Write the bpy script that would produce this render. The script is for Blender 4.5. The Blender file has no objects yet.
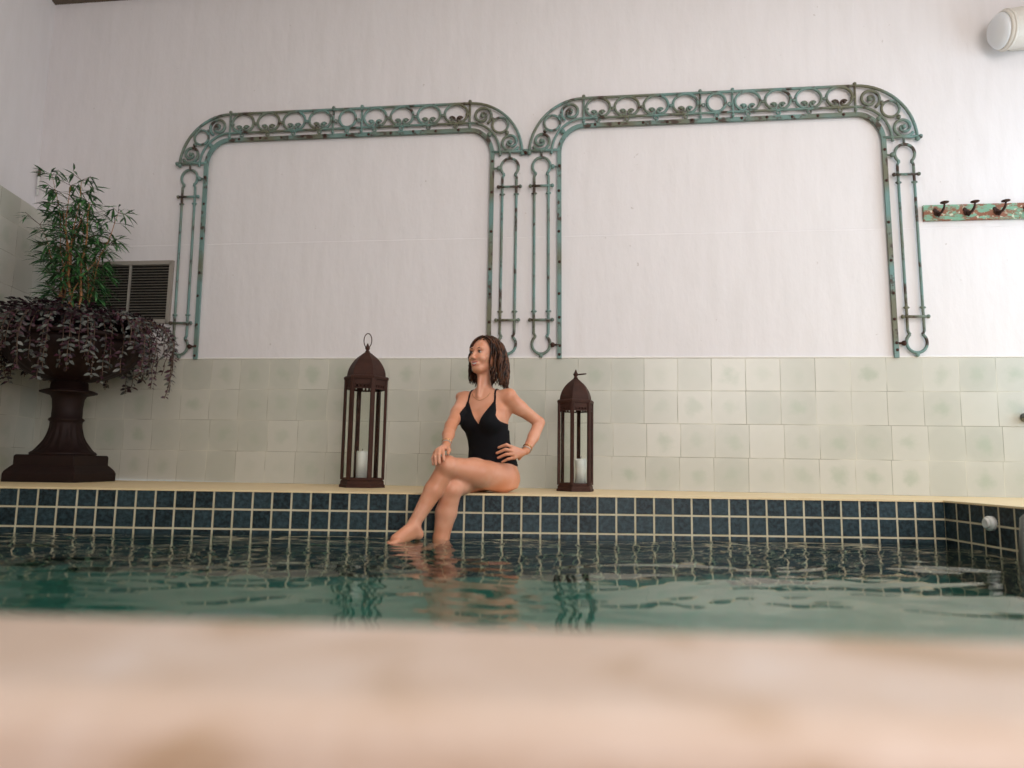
import bpy, bmesh, math, random
import numpy as np
from mathutils import Vector, Matrix
random.seed(7)
sc = bpy.context.scene
COL = sc.collection
PI = math.pi
# ------------------------------------------------------------------ camera
F_PX, PITCH, ROLL, YAW, CAM_H = 683.0, 0.119477, 0.015904, -0.0252814, 0.153424
cam_d = bpy.data.cameras.new('camera'); cam = bpy.data.objects.new('camera', cam_d); COL.objects.link(cam)
cam_d.sensor_fit = 'HORIZONTAL'; cam_d.sensor_width = 36.0; cam_d.lens = 36.0*F_PX/1024
cam_d.clip_start = 0.02
fw = Vector((-math.sin(YAW)*math.cos(PITCH), math.cos(YAW)*math.cos(PITCH), math.sin(PITCH)))
rt = Vector((math.cos(YAW), math.sin(YAW), 0)); up = rt.cross(fw)
r2 = math.cos(ROLL)*rt+math.sin(ROLL)*up; u2 = -math.sin(ROLL)*rt+math.cos(ROLL)*up
cam.matrix_world = Matrix(((r2.x, u2.x, -fw.x, 0), (r2.y, u2.y, -fw.y, 0), (r2.z, u2.z, -fw.z, CAM_H), (0, 0, 0, 1)))
cam_d.dof.use_dof = True; cam_d.dof.focus_distance = 4.35; cam_d.dof.aperture_fstop = 1.05
sc.camera = cam
# ------------------------------------------------------------------ world, lights, exposure
sc.view_settings.view_transform = 'Standard'; sc.view_settings.look = 'None'
sc.view_settings.gamma = 1.0; sc.view_settings.exposure = 0.0; sc.view_settings.use_curve_mapping = False
w = bpy.data.worlds.new('world'); sc.world = w; w.use_nodes = True
w.node_tree.nodes['Background'].inputs[0].default_value = (0.75, 0.86, 1.0, 1)
w.node_tree.nodes['Background'].inputs[1].default_value = 1.0
def area(name, loc, target, sx, sy, power, color):
    d = bpy.data.lights.new(name, 'AREA'); d.shape = 'RECTANGLE'; d.size = sx; d.size_y = sy
    d.energy = power; d.color = color
    o = bpy.data.objects.new(name, d); COL.objects.link(o); o.location = loc
    o.rotation_euler = (Vector(target)-Vector(loc)).to_track_quat('-Z', 'Y').to_euler()
    return o
# daylight through the right-hand window and the glazed openings behind the camera
area('daylight_right_window', (4.42, 2.75, 1.65), (0, 3.1, 1.2), 2.6, 2.5, 54, (0.72, 0.89, 1.0))
area('daylight_rear_opening', (2.0, -2.95, 2.0), (0.9, 4, 1.8), 2.6, 2.4, 182, (1.0, 0.92, 0.88))
area('ceiling_fill', (1.3, 1.4, 3.93), (1.3, 1.6, 0), 2.2, 1.4, 46, (1.0, 0.95, 0.9))  # added fill lamp below the closed ceiling, brightens the middle of the wall

# ------------------------------------------------------------------ tags
def tag(o, label=None, cat=None, group=None, kind=None):
    if label: o['label'] = label
    if cat: o['category'] = cat
    if group: o['group'] = group
    if kind: o['kind'] = kind
    return o
def thing(name, label, cat, loc=(0, 0, 0), rz=0, group=None):
    o = bpy.data.objects.new(name, None); COL.objects.link(o); o.location = loc; o.rotation_euler = (0, 0, rz)
    o.empty_display_size = 0.05
    return tag(o, label, cat, group)
# ------------------------------------------------------------------ node helpers
class NT:
    def __init__(s, name):
        s.m = bpy.data.materials.new(name); s.m.use_nodes = True; s.t = s.m.node_tree; s.n = s.t.nodes; s.l = s.t.links
        s.b = s.n['Principled BSDF']; s.out = s.n['Material Output']
    def new(s, ty, **kw):
        x = s.n.new(ty)
        for k, v in kw.items(): setattr(x, k, v)
        return x
    def put(s, sock, v):
        if isinstance(v, bpy.types.NodeSocket): s.l.new(v, sock)
        elif v is not None: sock.default_value = v
    def math(s, op, a, b=None, c=None):
        x = s.new('ShaderNodeMath', operation=op)
        s.put(x.inputs[0], a)
        if b is not None: s.put(x.inputs[1], b)
        if c is not None: s.put(x.inputs[2], c)
        return x.outputs[0]
    def coord(s, kind='Object'): return s.new('ShaderNodeTexCoord').outputs[kind]
    def mapping(s, v, scale=(1, 1, 1), loc=(0, 0, 0)):
        x = s.new('ShaderNodeMapping'); s.put(x.inputs[0], v); x.inputs['Scale'].default_value = scale; x.inputs['Location'].default_value = loc
        return x.outputs[0]
    def noise(s, v, scale=5, detail=4, rough=0.55, dist=0.0):
        x = s.new('ShaderNodeTexNoise'); s.put(x.inputs['Vector'], v); x.inputs['Scale'].default_value = scale
        x.inputs['Detail'].default_value = detail; x.inputs['Roughness'].default_value = rough; x.inputs['Distortion'].default_value = dist
        return x.outputs['Fac']
    def ramp(s, fac, stops):
        x = s.new('ShaderNodeValToRGB'); s.put(x.inputs[0], fac); e = x.color_ramp.elements
        while len(e) < len(stops): e.new(0.5)
        for el, (p, c) in zip(e, stops): el.position = p; el.color = c if len(c) == 4 else (*c, 1)
        return x.outputs[0]
    def range(s, v, a, b, c=0.0, d=1.0):
        x = s.new('ShaderNodeMapRange'); x.interpolation_type = 'SMOOTHSTEP'
        for i, q in enumerate((v, a, b, c, d)): s.put(x.inputs[i], q)
        return x.outputs[0]
    def mix(s, f, a, b, mode='MIX'):
        x = s.new('ShaderNodeMix', data_type='RGBA', blend_type=mode); s.put(x.inputs[0], f)
        s.put(x.inputs[6], a if isinstance(a, bpy.types.NodeSocket) else (*a, 1)); s.put(x.inputs[7], b if isinstance(b, bpy.types.NodeSocket) else (*b, 1))
        return x.outputs[2]
    def bump(s, h, strength=0.3, dist=0.01):
        x = s.new('ShaderNodeBump'); s.put(x.inputs['Height'], h); x.inputs['Strength'].default_value = strength; x.inputs['Distance'].default_value = dist
        s.l.new(x.outputs[0], s.b.inputs['Normal']); return x.outputs[0]
    def base(s, c, rough=0.5, metal=0.0, spec=None):
        s.put(s.b.inputs['Base Color'], c if isinstance(c, bpy.types.NodeSocket) else (*c, 1)); s.put(s.b.inputs['Roughness'], rough)
        s.b.inputs['Metallic'].default_value = metal
        if spec is not None: s.b.inputs['Specular IOR Level'].default_value = spec
        return s.m
def simple(name, c, rough=0.5, metal=0.0, var=0.0, scale=12, spec=None):
    n = NT(name)
    if var:
        f = n.noise(n.coord(), scale, 4)
        col = n.mix(f, tuple(max(0, x*(1-var)) for x in c), tuple(min(1, x*(1+var)) for x in c))
        return n.base(col, rough, metal, spec)
    return n.base(c, rough, metal, spec)
def grid_nodes(n, uv, w_, h_, mort, ou=0, ov=0, wob=0.0):
    """returns mortar mask (1 on joint), cell random, centre distance"""
    sp = n.new('ShaderNodeSeparateXYZ'); n.put(sp.inputs[0], uv)
    u = sp.outputs[0]; v = sp.outputs[1]
    u = n.math('DIVIDE', n.math('SUBTRACT', u, ou), w_); v = n.math('DIVIDE', n.math('SUBTRACT', v, ov), h_)
    if wob:
        fl = n.math('FLOOR', v); wn = n.new('ShaderNodeTexWhiteNoise', noise_dimensions='1D'); n.put(wn.inputs['W'], fl)
        u = n.math('ADD', u, n.math('MULTIPLY', n.math('SUBTRACT', wn.outputs['Value'], 0.5), wob))
    fu = n.math('FRACT', u); fv = n.math('FRACT', v)
    eu = n.math('MULTIPLY', n.math('MINIMUM', fu, n.math('SUBTRACT', 1.0, fu)), w_)
    ev = n.math('MULTIPLY', n.math('MINIMUM', fv, n.math('SUBTRACT', 1.0, fv)), h_)
    e = n.math('MINIMUM', eu, ev)
    mask = n.range(e, mort*0.35, mort*0.65, 1.0, 0.0)
    cb = n.new('ShaderNodeCombineXYZ'); n.put(cb.inputs[0], n.math('FLOOR', u)); n.put(cb.inputs[1], n.math('FLOOR', v))
    wn = n.new('ShaderNodeTexWhiteNoise', noise_dimensions='3D'); n.put(wn.inputs['Vector'], cb.outputs[0])
    du = n.math('SUBTRACT', fu, 0.5); dv = n.math('SUBTRACT', fv, 0.5)
    r = n.math('SQRT', n.math('ADD', n.math('MULTIPLY', du, du), n.math('MULTIPLY', dv, dv)))
    return mask, wn, r
# ------------------------------------------------------------------ materials
def m_plaster():
    n = NT('white_plaster'); o = n.coord()
    st = n.noise(n.mapping(o, (5, 5, 0.8)), 2.2, 5, 0.6)
    c = n.mix(n.range(st, 0.3, 0.75), (0.79, 0.757, 0.762), (0.755, 0.722, 0.722))
    sp = n.range(n.noise(o, 26, 2, 0.5), 0.745, 0.80)
    c = n.mix(n.math('MULTIPLY', sp, 0.4), c, (0.35, 0.29, 0.24))
    h = n.math('ADD', n.math('MULTIPLY', n.noise(n.mapping(o, (2.5, 2.5, 1.2)), 4.0, 6, 0.55), 1.0), n.math('MULTIPLY', st, 0.5))
    n.bump(h, 0.22, 0.02); return n.base(c, 0.75)
def m_walltile():
    n = NT('pale_green_glazed_tile'); uv = n.coord('UV')
    mask, wn, r = grid_nodes(n, uv, 0.232, 0.232, 0.0035, 0.61, 0.0, 0.10)
    rnd = wn.outputs['Value']
    base = n.mix(rnd, (0.49, 0.49, 0.42), (0.60, 0.585, 0.515))
    sepc = n.new('ShaderNodeSeparateColor'); n.put(sepc.inputs[0], wn.outputs['Color'])
    cl = n.noise(n.mapping(uv, (1, 1, 1)), 9, 4, 0.6)
    blot = n.math('MULTIPLY', n.range(n.math('ADD', r, n.math('MULTIPLY', n.math('SUBTRACT', cl, 0.5), 0.7)), 0.02, 0.36, 1.0, 0.0), n.math('MULTIPLY_ADD', sepc.outputs[1], 0.65, 0.05))
    base = n.mix(blot, base, (0.38, 0.43, 0.33))
    edge = n.range(r, 0.42, 0.70)
    base = n.mix(n.math('MULTIPLY', edge, 0.35), base, (0.66, 0.64, 0.55))
    jn = n.range(n.noise(n.mapping(uv, (1, 1, 1)), 3.1, 2), 0.38, 0.62)
    jc = n.mix(jn, (0.66, 0.64, 0.54), (0.30, 0.29, 0.23))
    c = n.mix(mask, base, jc)
    n.bump(n.math('MULTIPLY', mask, -1), 0.5, 0.004)
    return n.base(c, n.math('MULTIPLY_ADD', mask, 0.4, 0.28))
def m_pooltile(name, a, b, ou=0.0, ov=0.0, wv=0.105):
    n = NT(name); uv = n.coord('UV')
    mask, wn, r = grid_nodes(n, uv, wv, 0.105, 0.0105, ou, ov)
    rnd = wn.outputs['Value']
    mott = n.range(n.noise(uv, 42, 5, 0.65), 0.35, 0.68)
    c = n.mix(n.math('ADD', n.math('MULTIPLY', mott, 0.65), n.math('MULTIPLY', rnd, 0.35)), a, b)
    gr = n.mix(n.noise(uv, 7, 4), (0.72, 0.66, 0.50), (0.46, 0.36, 0.20))
    c = n.mix(mask, c, gr)
    n.bump(n.math('MULTIPLY', mask, -1), 0.6, 0.004)
    return n.base(c, n.math('MULTIPLY_ADD', mask, 0.3, 0.42), 0.0, 0.35)
def m_iron():
    n = NT('peeling_teal_painted_iron'); o = n.coord()
    f1 = n.noise(o, 9, 5, 0.65)
    paint = n.mix(n.noise(o, 3, 3), (0.10, 0.22, 0.21), (0.20, 0.29, 0.26))
    olive = n.mix(n.range(n.noise(o, 2.3, 3), 0.42, 0.62), paint, (0.14, 0.14, 0.09))
    c = n.mix(n.range(f1, 0.53, 0.62), olive, (0.050, 0.028, 0.018))
    n.bump(f1, 0.4, 0.004); return n.base(c, 0.6, 0.0)
def m_rust(name, a, b, rough=0.62):
    n = NT(name); o = n.coord(); f = n.noise(o, 18, 5, 0.6)
    n.bump(f, 0.35, 0.003); return n.base(n.mix(f, a, b), rough, 0.1, 0.25)
def m_rackwood():
    n = NT('weathered_green_painted_board'); o = n.coord()
    f = n.noise(n.mapping(o, (1, 1, 2.2)), 13, 6, 0.7); g = n.noise(o, 5, 3)
    c = n.mix(n.range(f, 0.43, 0.53), (0.20, 0.40, 0.28), (0.26, 0.10, 0.055))
    c = n.mix(n.range(n.noise(o, 40, 4), 0.58, 0.66), c, (0.62, 0.62, 0.48))
    n.bump(f, 0.5, 0.004); return n.base(c, 0.7)
def m_stone():
    n = NT('cream_limestone_coping'); o = n.coord(); f = n.noise(o, 6, 6, 0.6, 0.6); g = n.noise(o, 22, 4)
    c = n.ramp(f, [(0.30, (0.40, 0.27, 0.16)), (0.46, (0.58, 0.45, 0.36)), (0.62, (0.64, 0.52, 0.44)), (0.8, (0.72, 0.66, 0.64))])
    n.bump(g, 0.25, 0.004); return n.base(c, 0.42)
def m_ledge():
    n = NT('sandy_yellow_ledge_stone'); o = n.coord(); f = n.noise(o, 7, 5, 0.6)
    n.bump(f, 0.2, 0.003); return n.base(n.mix(f, (0.76, 0.55, 0.28), (0.90, 0.73, 0.46)), 0.45)
def m_skin():
    n = NT('tanned_skin'); o = n.coord(); f = n.noise(o, 7, 3)  # tanned skin tone, varied by noise
    c = n.mix(n.range(f, 0.35, 0.65), (0.66, 0.28, 0.155), (0.74, 0.36, 0.23))
    m = n.base(c, 0.42)
    n.b.inputs['Subsurface Weight'].default_value = 0.12; n.b.inputs['Subsurface Radius'].default_value = (0.02, 0.008, 0.004); n.b.inputs['Subsurface Scale'].default_value = 0.6
    return m
def m_hair():
    n = NT('brown_hair'); o = n.coord(); f = n.noise(n.mapping(o, (6, 6, 1.5)), 14, 4, 0.6)
    return n.base(n.mix(n.range(f, 0.38, 0.72), (0.008, 0.0035, 0.002), (0.16, 0.058, 0.024)), 0.45, 0.0, 0.25)
def m_glass(name='clear_lantern_glass'):
    n = NT(name); n.base((0.97, 0.99, 0.97), 0.02); n.b.inputs['Transmission Weight'].default_value = 1.0; n.b.inputs['IOR'].default_value = 1.05
    return n.m
def m_water():
    n = NT('pool_water'); n.base((1, 1, 1), 0.0); n.b.inputs['Transmission Weight'].default_value = 1.0; n.b.inputs['IOR'].default_value = 1.333
    va = n.new('ShaderNodeVolumeAbsorption'); va.inputs['Color'].default_value = (0.25, 0.80, 0.72, 1); va.inputs['Density'].default_value = 0.55
    n.l.new(va.outputs[0], n.out.inputs['Volume']); return n.m
def m_leaf(name, a, b, rough=0.45):
    n = NT(name); o = n.coord(); f = n.noise(o, 23, 2)
    m = n.base(n.mix(n.range(f, 0.35, 0.65), a, b), rough); return m
MP = m_plaster(); MWT = m_walltile(); MI = m_iron()
MPT = m_pooltile('slate_blue_pool_tile', (0.002, 0.006, 0.008), (0.046, 0.078, 0.092), 0.0551, 0.0)
MPF = simple('green_pool_floor', (0.20, 0.42, 0.36), 0.6, var=0.12, scale=2)
MR = m_rust('dark_rusted_lantern_iron', (0.018, 0.009, 0.007), (0.080, 0.030, 0.019))
MU = m_rust('dark_brown_cast_iron', (0.007, 0.003, 0.0025), (0.022, 0.008, 0.006))
MRW = m_rackwood(); MST = m_stone(); ML = m_ledge(); MSK = m_skin(); MH = m_hair(); MG = m_glass(); MW = m_water()
MDK = m_rust('rusty_black_iron', (0.025, 0.014, 0.012), (0.075, 0.030, 0.020))
MSUIT = simple('black_swimsuit_fabric', (0.006, 0.006, 0.008), 0.8, spec=0.2)
MWAX = simple('white_candle_wax', (0.74, 0.73, 0.68), 0.4, var=0.05)
MWICK = simple('black_wick', (0.02, 0.02, 0.02), 0.9)
MVENT = simple('grey_painted_metal', (0.34, 0.31, 0.27), 0.5, var=0.1)
MSLAT = simple('dark_grey_slats', (0.16, 0.145, 0.12), 0.45, var=0.1)
MDARK = simple('duct_shade', (0.008, 0.008, 0.007), 0.9)
MLAMP = simple('off_white_lamp_enamel', (0.66, 0.62, 0.56), 0.35, var=0.06)
MLAMPG = simple('frosted_lamp_end', (0.70, 0.71, 0.73), 0.3)
MTERRA = simple('terracotta_floor', (0.30, 0.15, 0.05), 0.5, var=0.35, scale=7)
MDECK = simple('cream_deck_paving', (0.66, 0.58, 0.46), 0.5, var=0.15, scale=3)
MCEIL = simple('white_ceiling_paint', (0.72, 0.69, 0.65), 0.8, var=0.04)
MBEAM = simple('brown_ceiling_beam', (0.12, 0.09, 0.06), 0.7, var=0.2)
MFRAME = simple('dark_window_frame', (0.14, 0.12, 0.10), 0.5, var=0.1)
MCHROME = simple('dull_steel', (0.20, 0.21, 0.20), 0.4, 1.0)
MPLAS = simple('white_plastic', (0.72, 0.72, 0.68), 0.4, var=0.04)
MBLK = simple('black_knob', (0.03, 0.03, 0.03), 0.4)
MLIP = simple('rose_lips', (0.50, 0.13, 0.12), 0.35); MTEETH = simple('teeth', (0.62, 0.57, 0.52), 0.35)
MEYE = simple('eye_white', (0.42, 0.37, 0.34), 0.3); MIRIS = simple('brown_iris', (0.05, 0.025, 0.015), 0.15)
MBROW = simple('brown_brow', (0.06, 0.03, 0.02), 0.7)
MGOLD = simple('gold_chain', (0.75, 0.50, 0.22), 0.25, 1.0); MBEAD = simple('pale_bead_bracelet', (0.55, 0.50, 0.42), 0.4, var=0.3, scale=90)
MINK = simple('faded_tattoo_ink', (0.10, 0.08, 0.07), 0.6)
MCANE = simple('orange_brown_bamboo_cane', (0.36, 0.16, 0.055), 0.5, var=0.35, scale=20)
MBLEAF = m_leaf('bamboo_leaf_green', (0.014, 0.070, 0.024), (0.085, 0.24, 0.07))
MPURP = m_leaf('purple_leaf', (0.012, 0.006, 0.008), (0.065, 0.016, 0.030))
MSILV = m_leaf('silver_green_leaf', (0.055, 0.060, 0.052), (0.15, 0.155, 0.135))
MSTEM = simple('dull_brown_stem', (0.10, 0.06, 0.04), 0.7)
MSOIL = simple('dark_soil', (0.03, 0.02, 0.015), 0.9)

# ------------------------------------------------------------------ mesh helpers
class MB:
    """collects shapes and links them as ONE mesh object"""
    def __init__(s): s.bm = bmesh.new(); s.mi = 0
    def _v(s, p): return s.bm.verts.new(p)
    def face(s, vs, smooth=False):
        try:
            f = s.bm.faces.new(vs); f.smooth = smooth; f.material_index = s.mi; return f
        except ValueError: return None
    def box(s, c, d, M=None):
        x, y, z = (k/2 for k in d); vs = []
        for sx, sy, sz in ((-1,-1,-1),(1,-1,-1),(1,1,-1),(-1,1,-1),(-1,-1,1),(1,-1,1),(1,1,1),(-1,1,1)):
            p = Vector((sx*x, sy*y, sz*z))
            if M: p = M @ p
            vs.append(s._v(p+Vector(c)))
        for q in ((0,3,2,1),(4,5,6,7),(0,1,5,4),(1,2,6,5),(2,3,7,6),(3,0,4,7)): s.face([vs[k] for k in q])
        return s
    def tube(s, pts, r, seg=8, closed=False, caps=True, flat=1.0, axis=None):
        """round tube through pts; r number or list"""
        P = [Vector(p) for p in pts]; n = len(P); R = r if isinstance(r, (list, tuple)) else [r]*n
        rings = []; prev = None
        for i in range(n):
            a = P[(i-1) % n] if (closed or i > 0) else P[i]; b = P[(i+1) % n] if (closed or i < n-1) else P[i]
            t = (b-a)
            if t.length < 1e-9: t = Vector((0, 0, 1))
            t.normalize()
            if axis is not None: nrm = Vector(axis)
            elif prev is None:
                nrm = Vector((0, 0, 1)) if abs(t.z) < 0.9 else Vector((1, 0, 0))
            else: nrm = prev
            nrm = nrm - t*nrm.dot(t)
            if nrm.length < 1e-6: nrm = t.orthogonal()
            nrm.normalize(); prev = nrm; bn = t.cross(nrm)
            rings.append([s._v(P[i]+(nrm*math.cos(2*PI*k/seg)*flat+bn*math.sin(2*PI*k/seg))*R[i]) for k in range(seg)])
        m = n if closed else n-1
        for i in range(m):
            A, B = rings[i], rings[(i+1) % n]
            for k in range(seg): s.face([A[k], A[(k+1) % seg], B[(k+1) % seg], B[k]], True)
        if caps and not closed:
            s.face(rings[0][::-1]); s.face(rings[-1])
        return s
    def lathe(s, prof, seg=32, c=(0, 0, 0), M=None, smooth=True, phase=0.0, mod=None):
        rings = []
        for (r, z) in prof:
            ring = []
            for k in range(seg):
                a = 2*PI*k/seg+phase; rr = r*(mod(a, z) if mod else 1)
                p = Vector((rr*math.cos(a), rr*math.sin(a), z))
                if M: p = M @ p
                ring.append(s._v(p+Vector(c)))
            rings.append(ring)
        for A, B in zip(rings, rings[1:]):
            for k in range(seg): s.face([A[k], A[(k+1) % seg], B[(k+1) % seg], B[k]], smooth)
        s.face(rings[0][::-1]); s.face(rings[-1]); return s
    def ball(s, c, r, seg=12, M=None):
        if not hasattr(r, '__len__'): r = (r, r, r)
        prof = [(math.sin(PI*i/8), -math.cos(PI*i/8)) for i in range(9)]
        MM = Matrix.Diagonal(Vector(r)).to_4x4().to_3x3()
        if M: MM = M @ MM
        prof[0] = (0.02, -1); prof[-1] = (0.02, 1)
        return s.lathe(prof, seg, c, MM)
    def quad(s, a, b, c, d): s.face([s._v(p) for p in (a, b, c, d)]); return s
    def build(s, name, mats, parent=None, loc=None, bevel=0):
        me = bpy.data.meshes.new(name); s.bm.normal_update(); s.bm.to_mesh(me); s.bm.free()
        for m in (mats if isinstance(mats, (list, tuple)) else [mats]): me.materials.append(m)
        o = bpy.data.objects.new(name, me); COL.objects.link(o)
        if parent: o.parent = parent
        if loc: o.location = loc
        if bevel:
            b = o.modifiers.new('bevel', 'BEVEL'); b.width = bevel; b.segments = 2; b.limit_method = 'ANGLE'
        return o
def uvquads(name, quads, mats, parent=None):
    """quads: list of (4 points, 4 uvs, material index)"""
    vs, fs, uvs, mi = [], [], [], []
    for pts, uv, m in quads:
        k = len(vs); vs += [tuple(p) for p in pts]; fs.append((k, k+1, k+2, k+3)); uvs += list(uv); mi.append(m)
    me = bpy.data.meshes.new(name); me.from_pydata(vs, [], fs); ul = me.uv_layers.new(name='UVMap')
    for i, u in enumerate(uvs): ul.data[i].uv = u
    for i, m in enumerate(mi): me.polygons[i].material_index = m
    for m in (mats if isinstance(mats, (list, tuple)) else [mats]): me.materials.append(m)
    o = bpy.data.objects.new(name, me); COL.objects.link(o)
    if parent: o.parent = parent
    return o
def copy_tree(o, parent=None):
    c = o.copy(); COL.objects.link(c)
    if parent: c.parent = parent
    for ch in list(o.children): copy_tree(ch, c)
    return c

# ------------------------------------------------------------------ places
PY = 3.818; PXR = 2.53; PXL = -3.30; PYN = 0.672; WZ = -0.237; DEPTH = -1.5
EPS = 0.05                                   # right pool wall leans a little inward towards the near side
WA = -0.140951; WD = 4.9304                  # the back wall stands at an angle to the pool
def WP(t, n=0.0, z=0.0):                     # t along the back wall, n out of it into the room
    return Vector((t*math.cos(WA)+n*math.sin(WA), WD+t*math.sin(WA)-n*math.cos(WA), z))
CZ = 4.0
# ---- back wall: plaster, with the lower panel standing a hair proud, and the tiled dado
def wallquad(t0, t1, z0, z1, n): return [WP(t0, n, z0), WP(t1, n, z0), WP(t1, n, z1), WP(t0, n, z1)]
TL, TR = -3.90, 4.75
q = [(wallquad(TL, TR, 1.842, CZ, 0.0), [(0, 0)]*4, 0), (wallquad(TL, TR, 0.0, 1.838, 0.006), [(0, 0)]*4, 0),
     ([WP(TL, .006, 1.838), WP(TR, .006, 1.838), WP(TR, 0, 1.842), WP(TL, 0, 1.842)], [(0, 0)]*4, 0)]
tag(uvquads('wall_back', q, MP), kind='structure')
zt = 0.928
q = [(wallquad(TL, TR, 0.0, zt, 0.014), [(TL, 0), (TR, 0), (TR, zt), (TL, zt)], 0),
     ([WP(TL, .014, zt), WP(TR, .014, zt), WP(TR, 0, zt), WP(TL, 0, zt)], [(TL, zt), (TR, zt), (TR, zt), (TL, zt)], 0)]
tag(uvquads('trim_1', q, MWT), kind='structure')
m = MB(); pr = [(-.0, 0), (.017, 0), (.019, .006), (.017, .012), (0, .014)]
for (a, b), (c, d) in zip(pr, pr[1:]):
    m.quad(WP(TL, a, zt+b), WP(TR, a, zt+b), WP(TR, c, zt+d), WP(TL, c, zt+d))
tag(m.build('trim_2', simple('white_bead', (0.80, 0.78, 0.74), 0.5)), kind='structure')
# ---- left wall, upper plaster and thicker tiled lower part
DL = Vector((0.10, -0.99, 0)).normalized()
A0 = WP(-3.82); A1 = A0+DL*8.2
q = [([A0+Vector((0, 0, 1.9)), A1+Vector((0, 0, 1.9)), A1+Vector((0, 0, CZ)), A0+Vector((0, 0, CZ))], [(0, 0)]*4, 0)]
tag(uvquads('wall_left', q, MP), kind='structure')
B0 = WP(-3.62, -0.02); B1 = B0+DL*8.2; H = 2.06; ex = Vector((-0.35, -0.03, 0))
def vz(p, z): return Vector((p.x, p.y, z))
q = [([vz(B0, 0), vz(B1, 0), vz(B1, H), vz(B0, H)], [(0.1, 0), (8.3, 0), (8.3, H), (0.1, H)], 0),
     ([vz(B0, H), vz(B1, H), vz(B1, H)+ex, vz(B0, H)+ex], [(0, 0), (8, 0), (8, .3), (0, .3)], 0)]
tag(uvquads('trim_3', q, MWT), kind='structure')
# thin pipe stub in the upper left corner
m = MB(); m.tube([WP(-3.79, .02, 2.28), WP(-3.79, .02, 2.50)], .008); m.mi = 1
m.tube([WP(-3.79, .02, 2.44), WP(-3.79, .02, 2.50)], .011)
tag(m.build('corner_pipe', [MPLAS, MBEAM]), 'thin pale pipe stub in the upper left corner of the room above the plant', 'pipe')
# ---- ceiling, beam
tag(MB().quad((-4.8, -3.1, CZ), (-4.8, 6.2, CZ), (4.9, 6.2, CZ), (4.9, -3.1, CZ)).build('ceiling', MCEIL), kind='structure')
m = MB()
for t0, t1 in ((-3.9, 4.75),):
    P = [WP(t0, 0, CZ-.03), WP(t1, 0, CZ-.03), WP(t1, .05, CZ-.03), WP(t0, .05, CZ-.03)]; Q = [p+Vector((0, 0, .03)) for p in P]
    m.quad(*P); m.quad(P[3], P[2], Q[2], Q[3])
tag(m.build('trim_4', MBEAM), kind='structure')
# ---- right wall with a window opening, rear wall with a glazed opening
def wall_with_hole(name, P, ux, hole, W_, mat):
    u0, u1, z0, z1 = hole; qs = []
    for a, b, c, d in ((0, u0, -.06, CZ), (u1, W_, -.06, CZ), (u0, u1, -.06, z0), (u0, u1, z1, CZ)):
        qs.append(([P+ux*a+Vector((0, 0, c)), P+ux*b+Vector((0, 0, c)), P+ux*b+Vector((0, 0, d)), P+ux*a+Vector((0, 0, d))], [(0, 0)]*4, 0))
    return tag(uvquads(name, qs, mat), kind='structure')
def window(name, P, ux, hole, nv, frame):
    u0, u1, z0, z1 = hole; m = MB()
    def bar(a, b, c, d):
        p0 = P+ux*a+Vector((0, 0, c)); p1 = P+ux*b+Vector((0, 0, d)); m.tube([p0, p1], .035, 4)
    bar(u0, u1, z0, z0); bar(u0, u1, z1, z1)
    for k in range(nv+1): bar(u0+(u1-u0)*k/nv, u0+(u1-u0)*k/nv, z0, z1)
    return tag(m.build(name, frame), kind='structure')
h1 = (1.0, 3.7, .35, 2.95); P1 = Vector((4.36, .4, 0)); UY = Vector((0, 1, 0))
wall_with_hole('wall_right', Vector((4.36, -3.0, 0)), UY, (4.4, 7.1, .35, 2.95), 7.5, MP); window('window_1', P1, UY, h1, 3, MFRAME)
wall_with_hole('wall_rear', Vector((-4.8, -2.85, 0)), Vector((1, 0, 0)), (3.8, 8.2, .4, 3.4), 9.2, MP); window('window_2', Vector((-4.8, -2.85, 0)), Vector((1, 0, 0)), (3.8, 8.2, .4, 3.4), 4, MFRAME)
# ---- ledge / deck (one stone top around the back and right of the pool), with a thin pale nosing
def PR(y): return PXR-(PY-y)*EPS
bx = WP(TL, 0); bx2 = WP(TR, 0)
YNR = PYN-.074*PR(PYN); SL = -.074; m = MB(); ov = 0.006
m.face([m._v(p) for p in ((-4.6, PY-ov, 0), (PR(PY)-ov, PY-ov, 0), (PR(PYN)-ov, YNR-.01, 0), (4.4, PYN+SL*4.4-.01, 0), (4.4, bx2.y+.1, 0), (bx.x-.3, bx.y, 0))])
m.quad((-4.6, PY-ov, 0), (-4.6, PY-ov, -.010), (PR(PY)-ov, PY-ov, -.010), (PR(PY)-ov, PY-ov, 0))
m.quad((PR(PY)-ov, PY-ov, 0), (PR(PY)-ov, PY-ov, -.010), (PR(PYN)-ov, PYN, -.010), (PR(PYN)-ov, PYN, 0))
m.quad((-4.6, PY-ov, -.01), (-4.6, PY+.02, -.010), (PR(PY), PY+.02, -.010), (PR(PY), PY-ov, -.01))
tag(m.build('floor', ML), kind='structure')
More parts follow.
